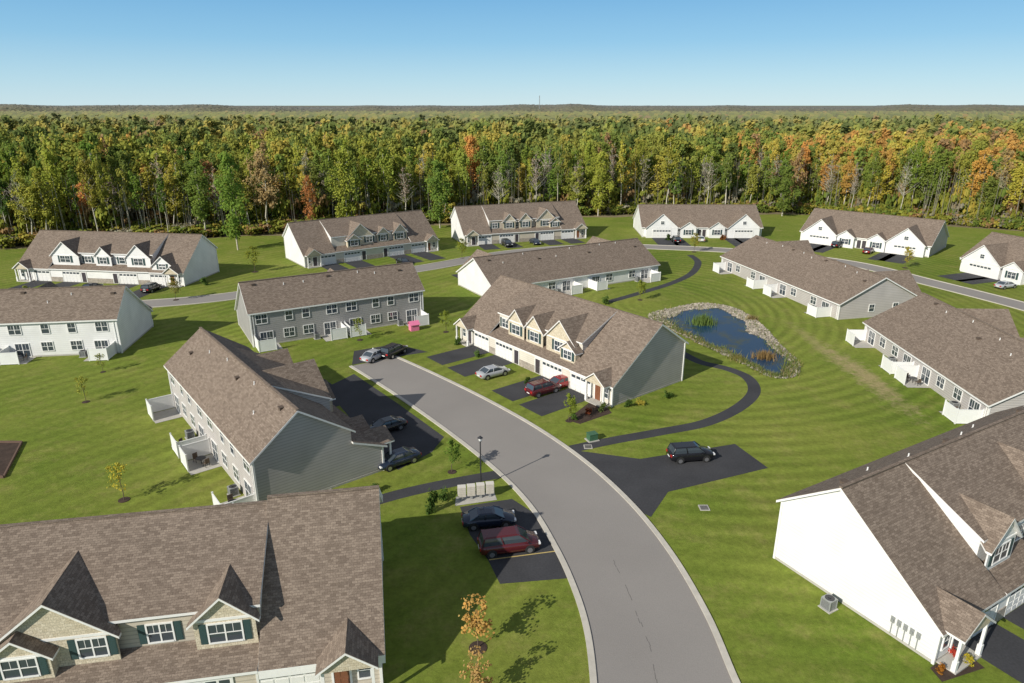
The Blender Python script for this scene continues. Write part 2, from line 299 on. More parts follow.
class House:
    def __init__(s,label,short,x,y,ang,L,D,name='townhouse'):
        s.o=thing(name,label,'townhouse' if name=='townhouse' else 'house',(x,y,0),R(ang)); s.L=L;s.D=D;s.ang=R(ang);s.x=x;s.y=y;s.short=short
        s.wall=MB();s.front=MB();s.roof=MB();s.trim=MB()
    def W(s,u,v): c,n=math.cos(s.ang),math.sin(s.ang); return (s.x+u*c-v*n,s.y+u*n+v*c,0)
    def slab(s,pts,t=.2):
        s.trim.slab([(p[0],p[1],p[2]) for p in pts],t)
        c=Vector((0,0,0))
        for p in pts: c+=Vector(p)
        c/=len(pts); s.roof.slab([(p[0]+(c.x-p[0])*.002,p[1]+(c.y-p[1])*.002,p[2]+.035) for p in pts],.03)
    def gable(s,uc,w,vf,z0,ze,vof,mat,sl=.7,ov=.3,posts=False,win=None,sh=True):
        zr=ze+w/2*sl; a,b=uc-w/2,uc+w/2
        g=MB(); zb=z0 if not posts else ze-.25
        g.poly([(a,vf,zb),(b,vf,zb),(b,vf,ze),(uc,vf,zr),(a,vf,ze)])
        if not posts:
            ve=max(vof(ze),vf+.1)
            for x in (a,b): g.poly([(x,vf,zb),(x,ve,zb),(x,ve,ze),(x,vf,ze)])
        d=g.build('gable_wall',mat,s.o)
        vr=vof(zr+.05); el=ze-ov*sl; vl=vof(el)
        rf,tr=MB(),MB()
        for sx in (-1,1):
            xe=uc+sx*(w/2+ov)
            q=[(uc,vf-ov,zr+.1),(uc,vr+.15,zr+.1),(xe,max(vl,vf)+.1,el+.1),(xe,vf-ov,el+.1)]
            if sx<0: q=q[::-1]
            tr.slab(q,.16); rf.slab([(p[0],p[1]+.012,p[2]+.035) for p in q],.03)
        ob('gable_trim',tr.mesh('gable_trim',M['trim']),d); ob('gable_roof',rf.mesh('gable_roof',M['roof']),d)
        if posts:
            for x in (a+.12,b-.12):
                q=MB(); q.box(x-.09,x+.09,vf+.02,vf+.2,.9,ze-.25); q.box(x-.15,x+.15,vf-.02,vf+.26,.1,.9); q.build('porch_post',M['trim'],s.o)
        elif w>2.8:
            b_=MB(); b_.box(a,b,vf-.05,vf-.003,ze-.1,ze+.08); ob('frieze_board',b_.mesh('frieze_board',M['trim']),d)
        if win: put_win(s.o,uc,vf,win[0],win[1],win[2],0,sh)
    def finish(s,wm,fm):
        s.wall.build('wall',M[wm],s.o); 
        if s.front.f: s.front.build('front_wall',M[fm],s.o)
        s.trim.build('fascia',M['trim'],s.o); s.roof.build('roof',M['roof'],s.o)
        for u in (0,s.L):
            for v in (0,s.D):
                MB().box(u-.09,u+.09,v-.09,v+.09,0,s.zr if v else 2.7).build('corner_trim',M['trim'],s.o)
                if v: MB().box(u+(.35 if u==0 else -.45),u+(.45 if u==0 else -.35),v+.01,v+.09,.1,s.zr).build('downspout',M['vinyl'],s.o)
        f=MB(); f.box(-.03,s.L+.03,-.03,s.D+.03,0,.22); f.build('foundation',M['conc'],s.o)
FEN={}
def fence(label,loc,rz,flip,group):
    if not FEN:
        for fl in (1,-1):
            p=MB(); p.box(-.03,.03,-3,0,.08,1.8); q=MB(); q.box(min(0,fl*2.5),max(0,fl*2.5),-3.03,-2.97,.08,1.8)
            c=MB(); c.box(-.06,.06,-.06,.06,0,1.9); c.box(-.08,.08,-.08,.08,1.9,1.95)
            for z in (.12,1.78): p.box(-.045,.045,-3,0,z-.05,z+.05); q.box(min(0,fl*2.5),max(0,fl*2.5),-3.045,-2.955,z-.05,z+.05)
            FEN[fl]=(p.mesh('side_panel',M['vinyl']),q.mesh('end_panel',M['vinyl']),c.mesh('post',M['vinyl']))
    t=thing('patio_fence',label,'fence',loc,rz,group); a,b,c=FEN[flip]
    ob('side_panel',a,t); ob('end_panel',b,t)
    for x,y in ((0,-.1),(0,-3),(flip*2.5,-3)): ob('post',c,t,(x,y,0))
ACM={}
def ac(label,loc,rz=0):
    if not ACM:
        a=MB(); a.box(-.4,.4,-.4,.4,.05,.12); a.box(-.4,.4,-.4,.4,.82,.9)
        for x in (-.37,.37):
            for y in (-.37,.37): a.box(x-.04,x+.04,y-.04,y+.04,.1,.84)
        for i in range(9): z=.16+i*.075; a.box(-.38,.38,-.38,.38,z,z+.03)
        b=MB(); b.box(-.34,.34,-.34,.34,.1,.8); c=MB(); c.cyl((0,0,.9),(0,0,.93),.34,.34,16); c.cyl((0,0,.93),(0,0,.98),.1,.1,8)
        d=MB(); d.box(-.5,.5,-.5,.5,0,.06)
        ACM['m']=(a.mesh('casing',M['metal']),b.mesh('coil',M['darkm']),c.mesh('fan_grille',M['darkm']),d.mesh('pad',M['conc']))
    t=thing('air_conditioner',label,'air conditioner',loc,rz)
    for n,m in zip(('casing','coil','fan_grille','pad'),ACM['m']): ob(n,m,t)
FU={}
def patio_set(label,loc,rz):
    if not FU:
        a=MB().cyl((0,0,.68),(0,0,.72),.5,.5,14); b=MB().cyl((0,0,0),(0,0,.68),.04,.04,6); FU['t']=(a.mesh('table_top',M['darkm']),b.mesh('table_leg',M['darkm']))
        c=MB(); c.box(-.25,.25,-.25,.25,.4,.46); d=MB(); d.box(-.25,.25,.2,.26,.46,.95); l=MB().box(-.02,.02,-.02,.02,0,.4)
        FU['c']=(c.mesh('seat',M['bark2']),d.mesh('backrest',M['bark2']),l.mesh('leg',M['darkm']))
    t=thing('patio_table','round patio table %s'%label,'table',loc,rz); ob('table_top',FU['t'][0],t); ob('table_leg',FU['t'][1],t)
    for k,(x,a) in enumerate(((.85,-math.pi/2),(-.85,math.pi/2))):
        w=Matrix.Rotation(rz,3,'Z')@Vector((x,0,0)); t=thing('patio_chair','%s chair at patio table %s'%(('right','left')[k],label),'chair',(loc[0]+w.x,loc[1]+w.y,loc[2]),rz+a)
        ob('seat',FU['c'][0],t); ob('backrest',FU['c'][1],t)
        for i in (-.22,.22):
            for j in (-.22,.22): ob('leg',FU['c'][2],t,(i,j,0))
ORD=['first','second','third','fourth','fifth','sixth']
def rear(h,up,n,end):
    L,D=h.L,h.D; U=L/n
    for i in range(n):
        f=1 if i%2 else -1; c=U*(i+.5); nm='%s from its %s end'%(ORD[i],end)
        if up:
            for k in (-2.2,1.9): put_win(h.o,c+k*f,D,4.25,1.0 if k<0 else 1.6,1.35,math.pi)
        put_win(h.o,c-2*f,D,1.55,1.5,1.3,math.pi)
        put_win(h.o,c+1.4*f,D,1.12,1.8,1.95,math.pi,name='sliding_door')
        w=h.W(c+3.2*f,D); 
        fence('white patio fence behind %s, %s'%(h.short,nm),w,h.ang+math.pi,f,'patio fences behind the houses')
        a=[h.W(c+3.1*f,D),h.W(c-.2*f,D),h.W(c-.2*f,D+3),h.W(c+3.1*f,D+3)]
        sheet('patio','concrete patio behind %s, %s'%(h.short,nm),a,.03,M['conc'],'patio')
        if h.short in ('the street side grey townhouse','the right edge low house','the left edge white townhouse') and i<3:
            w=h.W(c+1.5*f,D+1.5); patio_set('behind %s, %s'%(h.short,ORD[i]),(w[0],w[1],.03),h.ang+.3*i)
        if i%2==0: ac('grey air conditioner behind %s, %s'%(h.short,'%s from its %s end'%(ORD[i//2],end)),h.W(c-1.0*f,D+.8),h.ang)
RV=8.2;RZ=9.0
def town(label,short,x,y,ang,L,wm,fm,gm,rr=None,flip=False,drv=8.,D=12.9,E=7.4,third=0,step=0.,low=False,sl1=.9,sl2=1.05):
    h=House(label,short,x,y,ang,L,D); h.zr=5.4; MS=.5
    ez=lambda v:2.85+.75*v; mz=lambda v:RZ-MS*(RV-v); slr=(RZ-5.5)/(D-RV); K=3.2; kz=5.55; ls=.42
    lz=lambda v:2.85+ls*v
    for u in (0,L):
        fr=[(u,K,kz),(u,K,lz(K)),(u,0,2.85)] if low else [(u,0,2.85)]
        h.wall.poly([(u,0,0),(u,D,0),(u,D,5.5),(u,RV,RZ+(step if u else 0))]+fr)
    h.wall.poly([(0,D,0),(L,D,0),(L,D,5.5),(0,D,5.5)])
    h.front.poly([(0,0,0),(L,0,0),(L,0,2.85),(0,0,2.85)]); h.front.poly([(E,2,2.9),(L-E,2,2.9),(L-E,2,mz(2)),(E,2,mz(2))])
    for u in (E,L-E):
        if low: h.wall.poly([(u,RV,RZ),(u,2,mz(2)),(u,2,3.),(u,K,3.),(u,K,kz)])
        else: h.wall.poly([(u,RV,RZ),(u,2,mz(2)),(u,2,ez(2))])
    o=.35; T=.12; ma=1.72
    h.slab([(-o,RV,RZ+T),(L+o,RV,RZ+T),(L+o,D+o,5.5-o*slr+T),(-o,D+o,5.5-o*slr+T)])
    for a,b,st in ((-o,E,0),(L-E,L+o,step)):
        if low:
            s_=(RZ-kz)/(RV-K); h.slab([(a,K-.35,kz-.35*s_+T),(b,K-.35,kz-.35*s_+T),(b,RV,RZ+T),(a,RV,RZ+T)])
            h.slab([(a,-.4,lz(-.4)+T),(b,-.4,lz(-.4)+T),(b,K,lz(K)+T),(a,K,lz(K)+T)]); h.wall.poly([(max(a,0),K,2.9),(min(b,L),K,2.9),(min(b,L),K,kz),(max(a,0),K,kz)])
            continue
        h.slab([(a,-.35,ez(-.35)+T),(b,-.35,ez(-.35)+T),(b,RV,RZ+T+st),(a,RV,RZ+T+st)],.2+st)
        if st: h.slab([(a,RV,RZ+T+st),(b+.01,RV,RZ+T+st),(b+.01,D+o,5.5-o*slr+T+st),(a,D+o,5.5-o*slr+T+st)],st-.05); MB().box(a,b,RV-.14,RV+.14,RZ+T+st+.02,RZ+T+st+.12).build('ridge_cap',M['roof'],h.o)
    h.slab([(E-.15,ma,mz(ma)+T+.03),(L-E+.15,ma,mz(ma)+T+.03),(L-E+.15,RV+.02,RZ+T+.03),(E-.15,RV+.02,RZ+T+.03)],.18)
    h.slab([(E+.02,-.36,2.66+T),(L-E-.02,-.36,2.66+T),(L-E-.02,2.0,3.45+T),(E+.02,2.0,3.45+T)])
    rc=MB(); rc.box(-o,(L-E if step else L+o),RV-.14,RV+.14,RZ+T+.02,RZ+T+.12); rc.build('ridge_cap',M['roof'],h.o)
    X=(lambda u:L-u) if flip else (lambda u:u)
    Mi=L-2*E; mv=lambda z:RV-(RZ-z)/MS; ev=(lambda z:(z-2.85)/ls) if low else (lambda z:(z-2.85)/.75); q=lambda r:X(E+r*Mi)
    if third==0:
        h.gable(q(.36),min(6.6,.44*Mi),1.35,3.2,5.45,mv,M[gm],sl1,win=None)
        h.gable(q(.26),3.3,.75,3.2,4.95,lambda z:1.7,M[gm],.75,win=(4.2,1.8,1.2))
        put_win(h.o,q(.47),1.35,4.55,1.5,1.25,0,True)
        if L>33: h.gable(q(.66),3.2,1.5,3.2,5.5,mv,M[gm],.9,win=(4.5,1.4,1.25))
        else: put_win(h.o,q(.67),2,4.5,1.4,1.25,0,True)
        h.gable(q(.89),3.6,1.35,3.2,5.5,mv,M[gm],sl2,win=(4.5,1.9,1.3))
    elif third==1:
        h.gable(q(.2),5.6,1.3,3.2,5.5,mv,M[gm],.95,win=(4.5,2.1,1.3)); h.gable(q(.08),2.9,.7,3.2,4.8,lambda z:1.7,M[gm],.75,win=(4.1,1.4,1.1))
        h.gable(q(.5),3.6,1.3,3.2,5.6,mv,M[gm],1.05,win=(4.5,1.7,1.3)); h.gable(q(.73),3.6,1.3,3.2,5.6,mv,M[gm],1.05,win=(4.5,1.7,1.3))
        put_win(h.o,q(.615),2,4.5,.9,1.25); put_win(h.o,q(.92),2,4.5,1.4,1.25,0,True)
    else:
        h.gable(10.6,6.2,1.2,3.2,5.4,mv,M[gm],.9,win=(4.6,2.2,1.3)); h.gable(19.2,3.6,1.3,3.2,5.5,mv,M[gm],1.,win=(4.5,1.5,1.3))
        h.gable(27.2,5.4,1.2,3.2,5.4,mv,M[gm],.95,win=(4.5,1.9,1.3)); put_win(h.o,15.2,2,4.5,1.4,1.25,0,True); put_win(h.o,23,2,4.5,1.2,1.25,0,True)
        h.gable(L-4.4,4.8,.2,2.6,3.9,ev,M[gm],.85,win=(3.9,1.4,1.0))
    for sd in (0,1):
        Y=(lambda u:L-u) if sd else (lambda u:u)
        h.gable(Y(1.9),3.2,-1.2,0,2.95,ev,M['shake'],.75 if not low else .5,.25,posts=True)
        put_door(h.o,Y(2.4),0,0,'brown' if sd else 'door'); put_win(h.o,Y(1.0),0,1.5,.7,1.2)
        put_garage(h.o,Y(5.5),0,3.6)
        if low: h.gable(Y(5.2),4.,-.25,2.4,2.9,ev,M['shake'],.55)
        b=MB(); b.box(min(Y(.3),Y(3.4)),max(Y(.3),Y(3.4)),-1.3,-.04,0,.12); b.build('porch_slab',M['conc'],h.o)
    for c in (E+.25*Mi,E+.75*Mi):
        put_garage(h.o,c-(.8 if c<L/2 else -.8),0,3.9); put_door(h.o,c+(2.1 if c<L/2 else -2.1),0)
    for a,b in ((E+.05,E+.25*Mi-2.95),(E+.25*Mi+2.8,E+.75*Mi-2.8),(E+.75*Mi+2.95,L-E-.05)):
        if b-a>.3: MB().box(a,b,-.07,-.004,0,1.0).build('stone_veneer',M['stone'],h.o)
    if drv:
        for i,(a,b,nm) in enumerate(((3.3,7.6,'left end'),(E+.25*Mi-3,E+.25*Mi+1.4,'left middle'),(E+.75*Mi-1.4,E+.75*Mi+3,'right middle'),(L-7.6,L-3.3,'right end'))):
            sheet('driveway','dark driveway in front of %s, %s'%(short,nm),[h.W(a,-drv),h.W(b,-drv),h.W(b,-.05),h.W(a,-.05)],.012,M['drive'],'driveway')
    put_vents(h.o,L-(E if step else 0),D,RV,lambda v:RZ-slr*(v-RV),int(L*7+x))
    if rr: rear(h,True,4 if L<36 else 5,rr)
    h.finish(wm,fm); return h
def ranch(label,short,x,y,ang,L,D,wm,fm,zr=7.3,rr=None,drv=8.):
    h=House(label,short,x,y,ang,L,D,'ranch_house'); h.zr=2.8; s=(zr-2.9)/(D/2); o=.4;T=.12
    for u in (0,L): h.wall.poly([(u,0,0),(u,D,0),(u,D,2.9),(u,D/2,zr),(u,0,2.9)])
    h.wall.poly([(0,D,0),(L,D,0),(L,D,2.9),(0,D,2.9)]); h.front.poly([(0,0,0),(L,0,0),(L,0,2.9),(0,0,2.9)])
    e=2.9-o*s+T
    h.slab([(-o,D/2,zr+T),(L+o,D/2,zr+T),(L+o,D+o,e),(-o,D+o,e)]); h.slab([(-o,-o,e),(L+o,-o,e),(L+o,D/2,zr+T),(-o,D/2,zr+T)])
    MB().box(-o,L+o,D/2-.14,D/2+.14,zr+T+.02,zr+T+.12).build('ridge_cap',M['roof'],h.o)
    vo=lambda z:(z-2.9)/s
    for c,w in ((5.2,8.6),(L*.38,4.2),(L*.62,4.2),(L-5.2,8.6)):
        h.gable(c,w,-1.2,0,2.9,vo,M['white' if fm!='grey' else 'shake'],.86 if w>5 else .7,.35)
        if w>5: put_garage(h.o,c,-1.2,4.9); put_win(h.o,c,-1.2,4.2,.9,.8)
        else: put_win(h.o,c,-1.2,1.6,1.6,1.3,0,True)
    for c in (L*.27,L*.73): put_garage(h.o,c,0,3.4)
    for c in (L*.48,L*.52): put_door(h.o,c,0)
    if drv:
        for a,b,nm in ((2.4,8.,'left end'),(L*.27-1.9,L*.27+1.9,'left middle'),(L*.73-1.9,L*.73+1.9,'right middle'),(L-8.,L-2.4,'right end')):
            sheet('driveway','dark driveway in front of %s, %s'%(short,nm),[h.W(a,-drv),h.W(b,-drv),h.W(b,-.05),h.W(a,-.05)],.012,M['drive'],'driveway')
    put_vents(h.o,L,D,D/2,lambda v:zr-s*(v-D/2),int(L+y))
    if rr:
        rear(h,False,4,rr)
        for v in (D*.3,D*.6): put_win(h.o,0,v,1.7,1.,1.2,-math.pi/2)
    h.finish(wm,fm); return h
hA=town('beige townhouse row with dormers filling the bottom left corner','the bottom left beige townhouse',-40.0,28.4,10,32.2,'beige','tan','shake',None,False,0,E=7.2,step=.4,sl1=.78,sl2=.9)
hB=town('grey townhouse row on the left of the curving street, patios along its left wall','the street side grey townhouse',-13.0,61.2,128.5,30,'grey','beige','shake','near',False,5.5,D=12.6,low=True)
hC=town('tan fronted townhouse row with dormers in the middle, right of the street','the middle dormered townhouse',-8.0,102.0,-51.5,32.5,'grey','beige','shake',None,True,8.5,13.5,third=1)
hD=town('white walled townhouse cut by the lower right edge','the lower right white townhouse',27.9,35.8,30,32,'white','white','white',None,True,9.)
hE=town('white two storey townhouse at the left edge with patios facing the camera','the left edge white townhouse',-60,108.6,188,32,'white','white','white','right',False,0)
hF=town('dark grey two storey townhouse with patios behind the street end','the grey townhouse beyond the street',-21.7,123.6,210,28,'dgrey','grey','grey','right',False,6.)
hG=town('white townhouse row with spaced white gables at the far left before the forest','the far left white townhouse',-104,140.8,-8,37.5,'white','white','white',None,False,13.,third=2)
hH=town('beige townhouse row with dormers left of centre in the back row','the back row beige townhouse',-47,152.3,36,34.5,'white','beige','shake',None,False,10.)
hI=town('beige dormered townhouse in the centre of the back row','the back row centre townhouse',-12.4,178,20,35,'white','tan','shake',None,True,7.,third=1)
hJ=ranch('low white fronted house with two end gables in the back row','the back row low house',36.5,190.6,-1,33,16,'white','white',7.8,None,14.)
hK=ranch('long low house with white gable end behind the middle townhouse','the long low middle house',23.7,156.5,210,40,15,'white','grey',7.0,'right',9.)
hL=ranch('long low grey house beyond the pond on the right','the long low pond house',71.8,116.1,102.7,40,16,'grey','beige',7.,'near',9.)
hM=ranch('low grey house at the right edge with patios facing the lawn','the right edge low house',70.4,70.5,88,31,16,'grey','beige',7.4,'near',9.)
hN=ranch('low white fronted house with garages at the far right of the back row','the far right low house',78.5,184.7,-43,31,17,'grey','white',7.8,None,12.)
hO=ranch('low white fronted house cut by the upper right edge','the upper right edge low house',100.7,150.3,-70,32,16,'white','white',7.8,None,10.)
ac('grey air conditioner by the grey gable end left of the street',G(325,488),.5); ac('grey air conditioner on the grass by the white gable wall at lower right',G(828,608),.5)
for i in range(5):
    q=MB(); q.box(0,.06,-.14,.14,1.1,1.6); q.cyl((-.03,0,1.35),(-.1,0,1.35),.1,.1,10); q.box(-.0,.05,-.03,.03,.2,1.1); q.build('utility_meter',M['metal'],hD.o,(-.07,1.2+i*.45,0))
# ---------------------------------------------------------------- pond
pp=[(650,316),(676,308),(703,304),(728,307),(748,316),(765,330),(782,348),(798,364),(794,376),(772,377),(748,366),(722,354),(696,342),(672,330)]
po=spline([G(*p) for p in pp],6,True); cen=sum(po,Vector())/len(po)
ir=random.Random(3)
inner=[];wid=[]
for i,p in enumerate(po):
    d=(p-cen).normalized(); w=2.0+1.1*d.dot(Vector((.6,.8,0)))+.6*math.sin(i*.7)+.5*math.sin(i*.31+1)+ir.uniform(-.35,.35)
    inner.append(p-d*max(w,.7)); wid.append(.22+.78*max(0,min(1,.45+d.dot(Vector((.7,.7,0)))*1.2)))
sheet('pond_bank','grassy bank ringing the pond',po,.006,M['bank'],'pond bank'); sheet('pond','dark blue pond beyond the middle townhouse',inner,.03,M['water'],'pond')
oc=np.array([(1,0,0),(0,1,0),(-1,0,0),(0,-1,0),(0,0,1),(0,0,-1)],float); of=[(0,1,4),(1,2,4),(2,3,4),(3,0,4),(1,0,5),(2,1,5),(3,2,5),(0,3,5)]
RV_=[];RC=[]
for _ in range(6200):
    i=ir.randrange(len(po))
    if ir.random()>wid[i]: continue
    j=(i+1)%len(po); t=ir.random(); a=po[i].lerp(po[j],t); b=inner[i].lerp(inner[j],t); c=a.lerp(b,ir.random()*1.25-.15)
    sz=ir.uniform(.1,.34); r=RNG.normal(size=(6,1))*.18+1; v=oc*r*sz*np.array([1,ir.uniform(.6,1),.6]); an=ir.random()*6; ca,sa=math.cos(an),math.sin(an)
    v=v@np.array([[ca,sa,0],[-sa,ca,0],[0,0,1]])+np.array([c.x,c.y,.06]); g=ir.uniform(.55,1.5)
    for f in of: RV_.append(v[list(f)]); RC.append((.48*g,.43*g,.36*g))
tag(ob('riprap',npmesh('riprap',np.array(RV_),3,M['leaf'],RC)),'loose pale stones lining the pond bank','stones',None,'stuff')
def blades(n,fn,h,c,V,C):
    for _ in range(n):
        x,y=fn(); hh=h*ir.uniform(.4,1); b=ir.random()*6.3; dx,dy=.045*math.cos(b),.045*math.sin(b)
        lx,ly=ir.gauss(0,.25),ir.gauss(0,.25); V+= [(x-dx,y-dy,0),(x+dx,y+dy,0),(x+lx,y+ly,hh)]; k=ir.uniform(.6,1.4); C.append([q*k for q in c])
def reeds(label,px,n,rad,h,c):
    g=G(*px); V=[];C=[]
    def fn(): a=ir.random()*6.3; r=rad*abs(ir.gauss(0,.5)); return r*math.cos(a),r*math.sin(a)*.7
    blades(n,fn,h,c,V,C); o=ob('reed_clump',npmesh('reed_clump',V,3,M['leaf'],C),None,g); tag(o,label,'reeds')
reeds('green reed clump standing in the left part of the pond',(703,324),800,2.2,2.0,(.18,.26,.07)); reeds('brown reeds at the right end of the pond',(764,358),450,2.0,1.4,(.34,.23,.1)); reeds('yellowish reeds on the near bank of the pond',(738,360),260,1.4,1.1,(.3,.27,.09))
reeds('dry tan reeds on the far bank of the pond',(752,320),200,1.3,1.2,(.36,.28,.13))
V=[];C=[]
def fn():
    while 1:
        i=ir.randrange(len(po))
        if ir.random()<1.15-wid[i]: break
    p=po[i].lerp(inner[i],ir.uniform(0,1.3)); return p.x+ir.gauss(0,.35),p.y+ir.gauss(0,.35)
blades(3600,fn,.75,(.2,.25,.07),V,C); blades(800,fn,.85,(.36,.28,.12),V,C)
tag(ob('bank_grass',npmesh('bank_grass',V,3,M['leaf'],C)),'rough uncut grass along the pond edge','tall grass',None,'stuff')
# ---------------------------------------------------------------- trees
def crown(n,rad,z0,z1,size,seed,ncl,clr=.4):
    g=np.random.default_rng(seed); t=g.random(ncl); t=np.sort(t); prof=np.sin(np.pi*(.2+.7*t))**.8
    an=g.random(ncl)*6.283; rr=rad*prof*g.uniform(.05,.9,ncl)
    cc=np.stack([rr*np.cos(an),rr*np.sin(an),z0+(z1-z0)*(.06+.88*t)],1); cr=rad*clr*g.uniform(.45,1.3,ncl)*(.6+.4*prof)
    k=g.integers(0,ncl,n); d=g.normal(size=(n,3)); d/=np.linalg.norm(d,axis=1)[:,None]; rad_=np.abs(g.normal(size=n))*.5+.42
    p=cc[k]+d*(cr[k]*rad_)[:,None]*np.array([1,1,1.2])
    nn=d*.6+g.normal(size=(n,3))*.35+np.array([-.35,-.45,.5]); nn/=np.linalg.norm(nn,axis=1)[:,None]
    a=np.cross(nn,g.normal(size=(n,3))); a/=np.linalg.norm(a,axis=1)[:,None]; b=np.cross(nn,a)
    s=size*g.uniform(.55,1.3,n)[:,None]
    V=np.stack([p-a*s-b*s*.6,p+a*s*.7-b*s,p+a*s+b*s*.5,p-a*s*.6+b*s],1)
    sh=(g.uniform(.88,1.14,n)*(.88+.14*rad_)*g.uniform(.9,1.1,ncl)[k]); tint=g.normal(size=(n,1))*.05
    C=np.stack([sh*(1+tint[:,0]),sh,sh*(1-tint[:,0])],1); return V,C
def trunk_mesh(h,r,seed,top=.85,limbs=8,mat='bark',lo=.4,sp=.18):
    q=random.Random(seed); b=MB(); p=Vector((0,0,-.2)); pts=[p]
    for i in range(1,6): pts.append(Vector((q.gauss(0,.012*h),q.gauss(0,.012*h),h*top*i/5)))
    for i in range(5): b.cyl(pts[i],pts[i+1],r*(1-.17*i),r*(1-.17*(i+1)),6,False)
    for i in range(limbs):
        t=q.uniform(lo,.95); k=min(4,int(t*5)); s=pts[k].lerp(pts[k+1],t*5-k); a=q.random()*6.3; l=h*sp*q.uniform(.6,1.2)*(1.3-t)
        e=s+Vector((math.cos(a)*l,math.sin(a)*l,l*q.uniform(.5,1.2))); b.cyl(s,e,r*.4*(1-.5*t),r*.08,5,False)
    return b.mesh('trunk',M[mat],True)
FC=[];FT=[]
for i in range(8):
    rad=[4.2,3.4,5.0,2.8,3.8,2.5,4.4,3.1][i]; z0=[6,8,2.,9,7,11,4,10][i]
    n=[2700,2000,3800,1400,2300,420,2800,1400][i]
    V,C=crown(n,rad,z0,22.5,.22 if i!=5 else .15,20+i,[48,38,62,30,44,24,48,30][i],.29); FC.append(npmesh('crown',V.reshape(-1,3),4,M['leaf'],C)); FT.append(trunk_mesh(22,.22,40+i,.94,12 if i!=5 else 34,sp=.16 if i!=5 else .2))
def mk_tree(label,cat,grp,loc,kind,sx,sz,color,name='forest_tree',cr=None,tr=None,rot=None):
    t=thing(name,label,cat,loc,random.uniform(-.8,.8),grp); t.scale=(sx,sx,sz)
    ob('trunk',(tr or FT)[kind],t); c=ob('crown',(cr or FC)[kind],t); c.color=(*color,1); return t
PAL={'dark green':(.12,.165,.04),'green':(.18,.235,.048),'yellow green':(.31,.325,.06),'yellow':(.47,.39,.08),'orange':(.55,.31,.085),'rust brown':(.38,.24,.11),'bare grey':(.38,.34,.24)}
names=list(PAL)
def pick(x,y,q,front=False):
    n=noise.noise(Vector((x/38,y/38,3.3))); m=noise.noise(Vector((x/25,y/50,9.1)))
    w=[.09,.33,.42,.13,.008,.02,0]
    if n>.15: w=[.18,.44,.32,.05,.0,.01,0]
    if n<-.2: w=[.04,.17,.46,.28,.02,.03,0]
    if x>85 and y<420: w=[.05,.18,.33,.27,.12,.05,0] if m<.0 else [.02,.08,.18,.28,.4,.04,0]
    if x<-60 and y<300: w=[.09,.28,.44,.12,.015,.055,0]
    if front: w=list(w); w[6]=.26
    return names[q.choices(range(7),w)[0]]
pts=[]; q=random.Random(11)
y=150.
while y<700:
    sp=5.9 if y<300 else 8.2; x=-.84*y-10
    while x<.84*y+10:
        X=x+q.uniform(-.6,.6)*sp; Y=y+q.uniform(-.6,.6)*sp
        dE=Y-yE(X)-6*noise.noise(Vector((X/12,0,0)))
        if dE>1: pts.append((dE,X,Y))
        x+=sp
    y+=sp*.9
vis=[p for p in pts if abs(p[1])<.8*p[2]]; vis.sort(key=lambda p:p[0]); near=vis[:285]; ns=set(near); rest=[p for p in pts if p not in ns]
def region(x):
    for lim,s in ((-95,'behind the far left white townhouse roof'),(-62,'right of the far left white townhouse'),(-20,'behind the back row beige townhouse'),(20,'behind the back row centre townhouse'),(36,'between centre townhouse and low back house'),(72,'behind the low back house'),(100,'behind the far right low house'),(999,'at the right edge')):
        if x<lim: return s
def hgt(X,Y): return 1.02+.28*noise.noise(Vector((X/24,Y/24,5.)))
for dE,X,Y in near:
    c=pick(X,Y,q,dE<14); k=5 if c=='bare grey' else (q.choice((1,3,7,0,4,3,1)) if dE<9 else q.choice((0,1,2,3,4,6,7))); cc=[v*q.uniform(.9,1.12) for v in PAL[c]]
    hs=q.uniform(.68,1.1)*hgt(X,Y); lab='%s forest tree %s'%('tall '+c if c!='bare grey' else 'thin nearly bare',region(X))
    mk_tree(lab,'tree',lab.replace('forest tree','forest trees'),(X,Y,0),k,q.uniform(.62,1.1),hs,cc)
for lab,px,kd,sx,sz,c in (('tall bright green tree standing clear of the forest right of the far left white townhouse',(238,250),2,.95,1.1,(.19,.28,.05)),('tall rounded green tree left of the back row beige townhouse roof',(206,238),6,1.,1.0,(.16,.22,.045)),
    ('yellow green tree rising behind the left half of the back row beige townhouse',(348,231),2,1.,1.05,(.32,.35,.06)),('green spreading tree just left of the back row centre townhouse',(440,228),2,1.05,.9,(.17,.25,.05)),
    ('bushy yellow green tree right of the back row centre townhouse',(598,216),2,1.1,.95,(.33,.35,.06)),('bushy green tree behind the right end of the low back house',(782,216),2,1.1,.75,(.16,.21,.045)),('orange tree in front of the forest right of the far right low house',(938,216),2,.85,.75,(.56,.32,.09)),('slender red orange tree left of the back row beige townhouse',(312,232),6,.5,.75,(.52,.24,.09))):
    mk_tree(lab,'tree',None,G(*px),kd,sx,sz,c)
LOD=[]
for i in range(4): LOD.append(crown(620,4.1,5,21.5,.42,90+i,36,.31)+crown(170,4.6,8,21.5,.95,95+i,22,.36))
VV=[];CC=[]; hz=np.array([.3,.28,.18])
for dE,X,Y in rest:
    c=np.array(PAL[pick(X,Y,q)])*q.uniform(.86,1.16); far=Y>340
    V,C=LOD[q.randrange(4)][2*far:2*far+2]; a=q.uniform(-.9,.9); ca,sa=math.cos(a),math.sin(a); s=q.uniform(.7,1.15)*(1.15 if far else 1.); sz=q.uniform(.78,1.12)*hgt(X,Y)
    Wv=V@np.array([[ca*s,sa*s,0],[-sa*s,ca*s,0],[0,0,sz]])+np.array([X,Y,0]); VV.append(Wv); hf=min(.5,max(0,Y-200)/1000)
    CC.append((C*c)*(1-hf)+hz*hf)  # aerial haze mixed into the crown colours, growing with distance
tw=[]
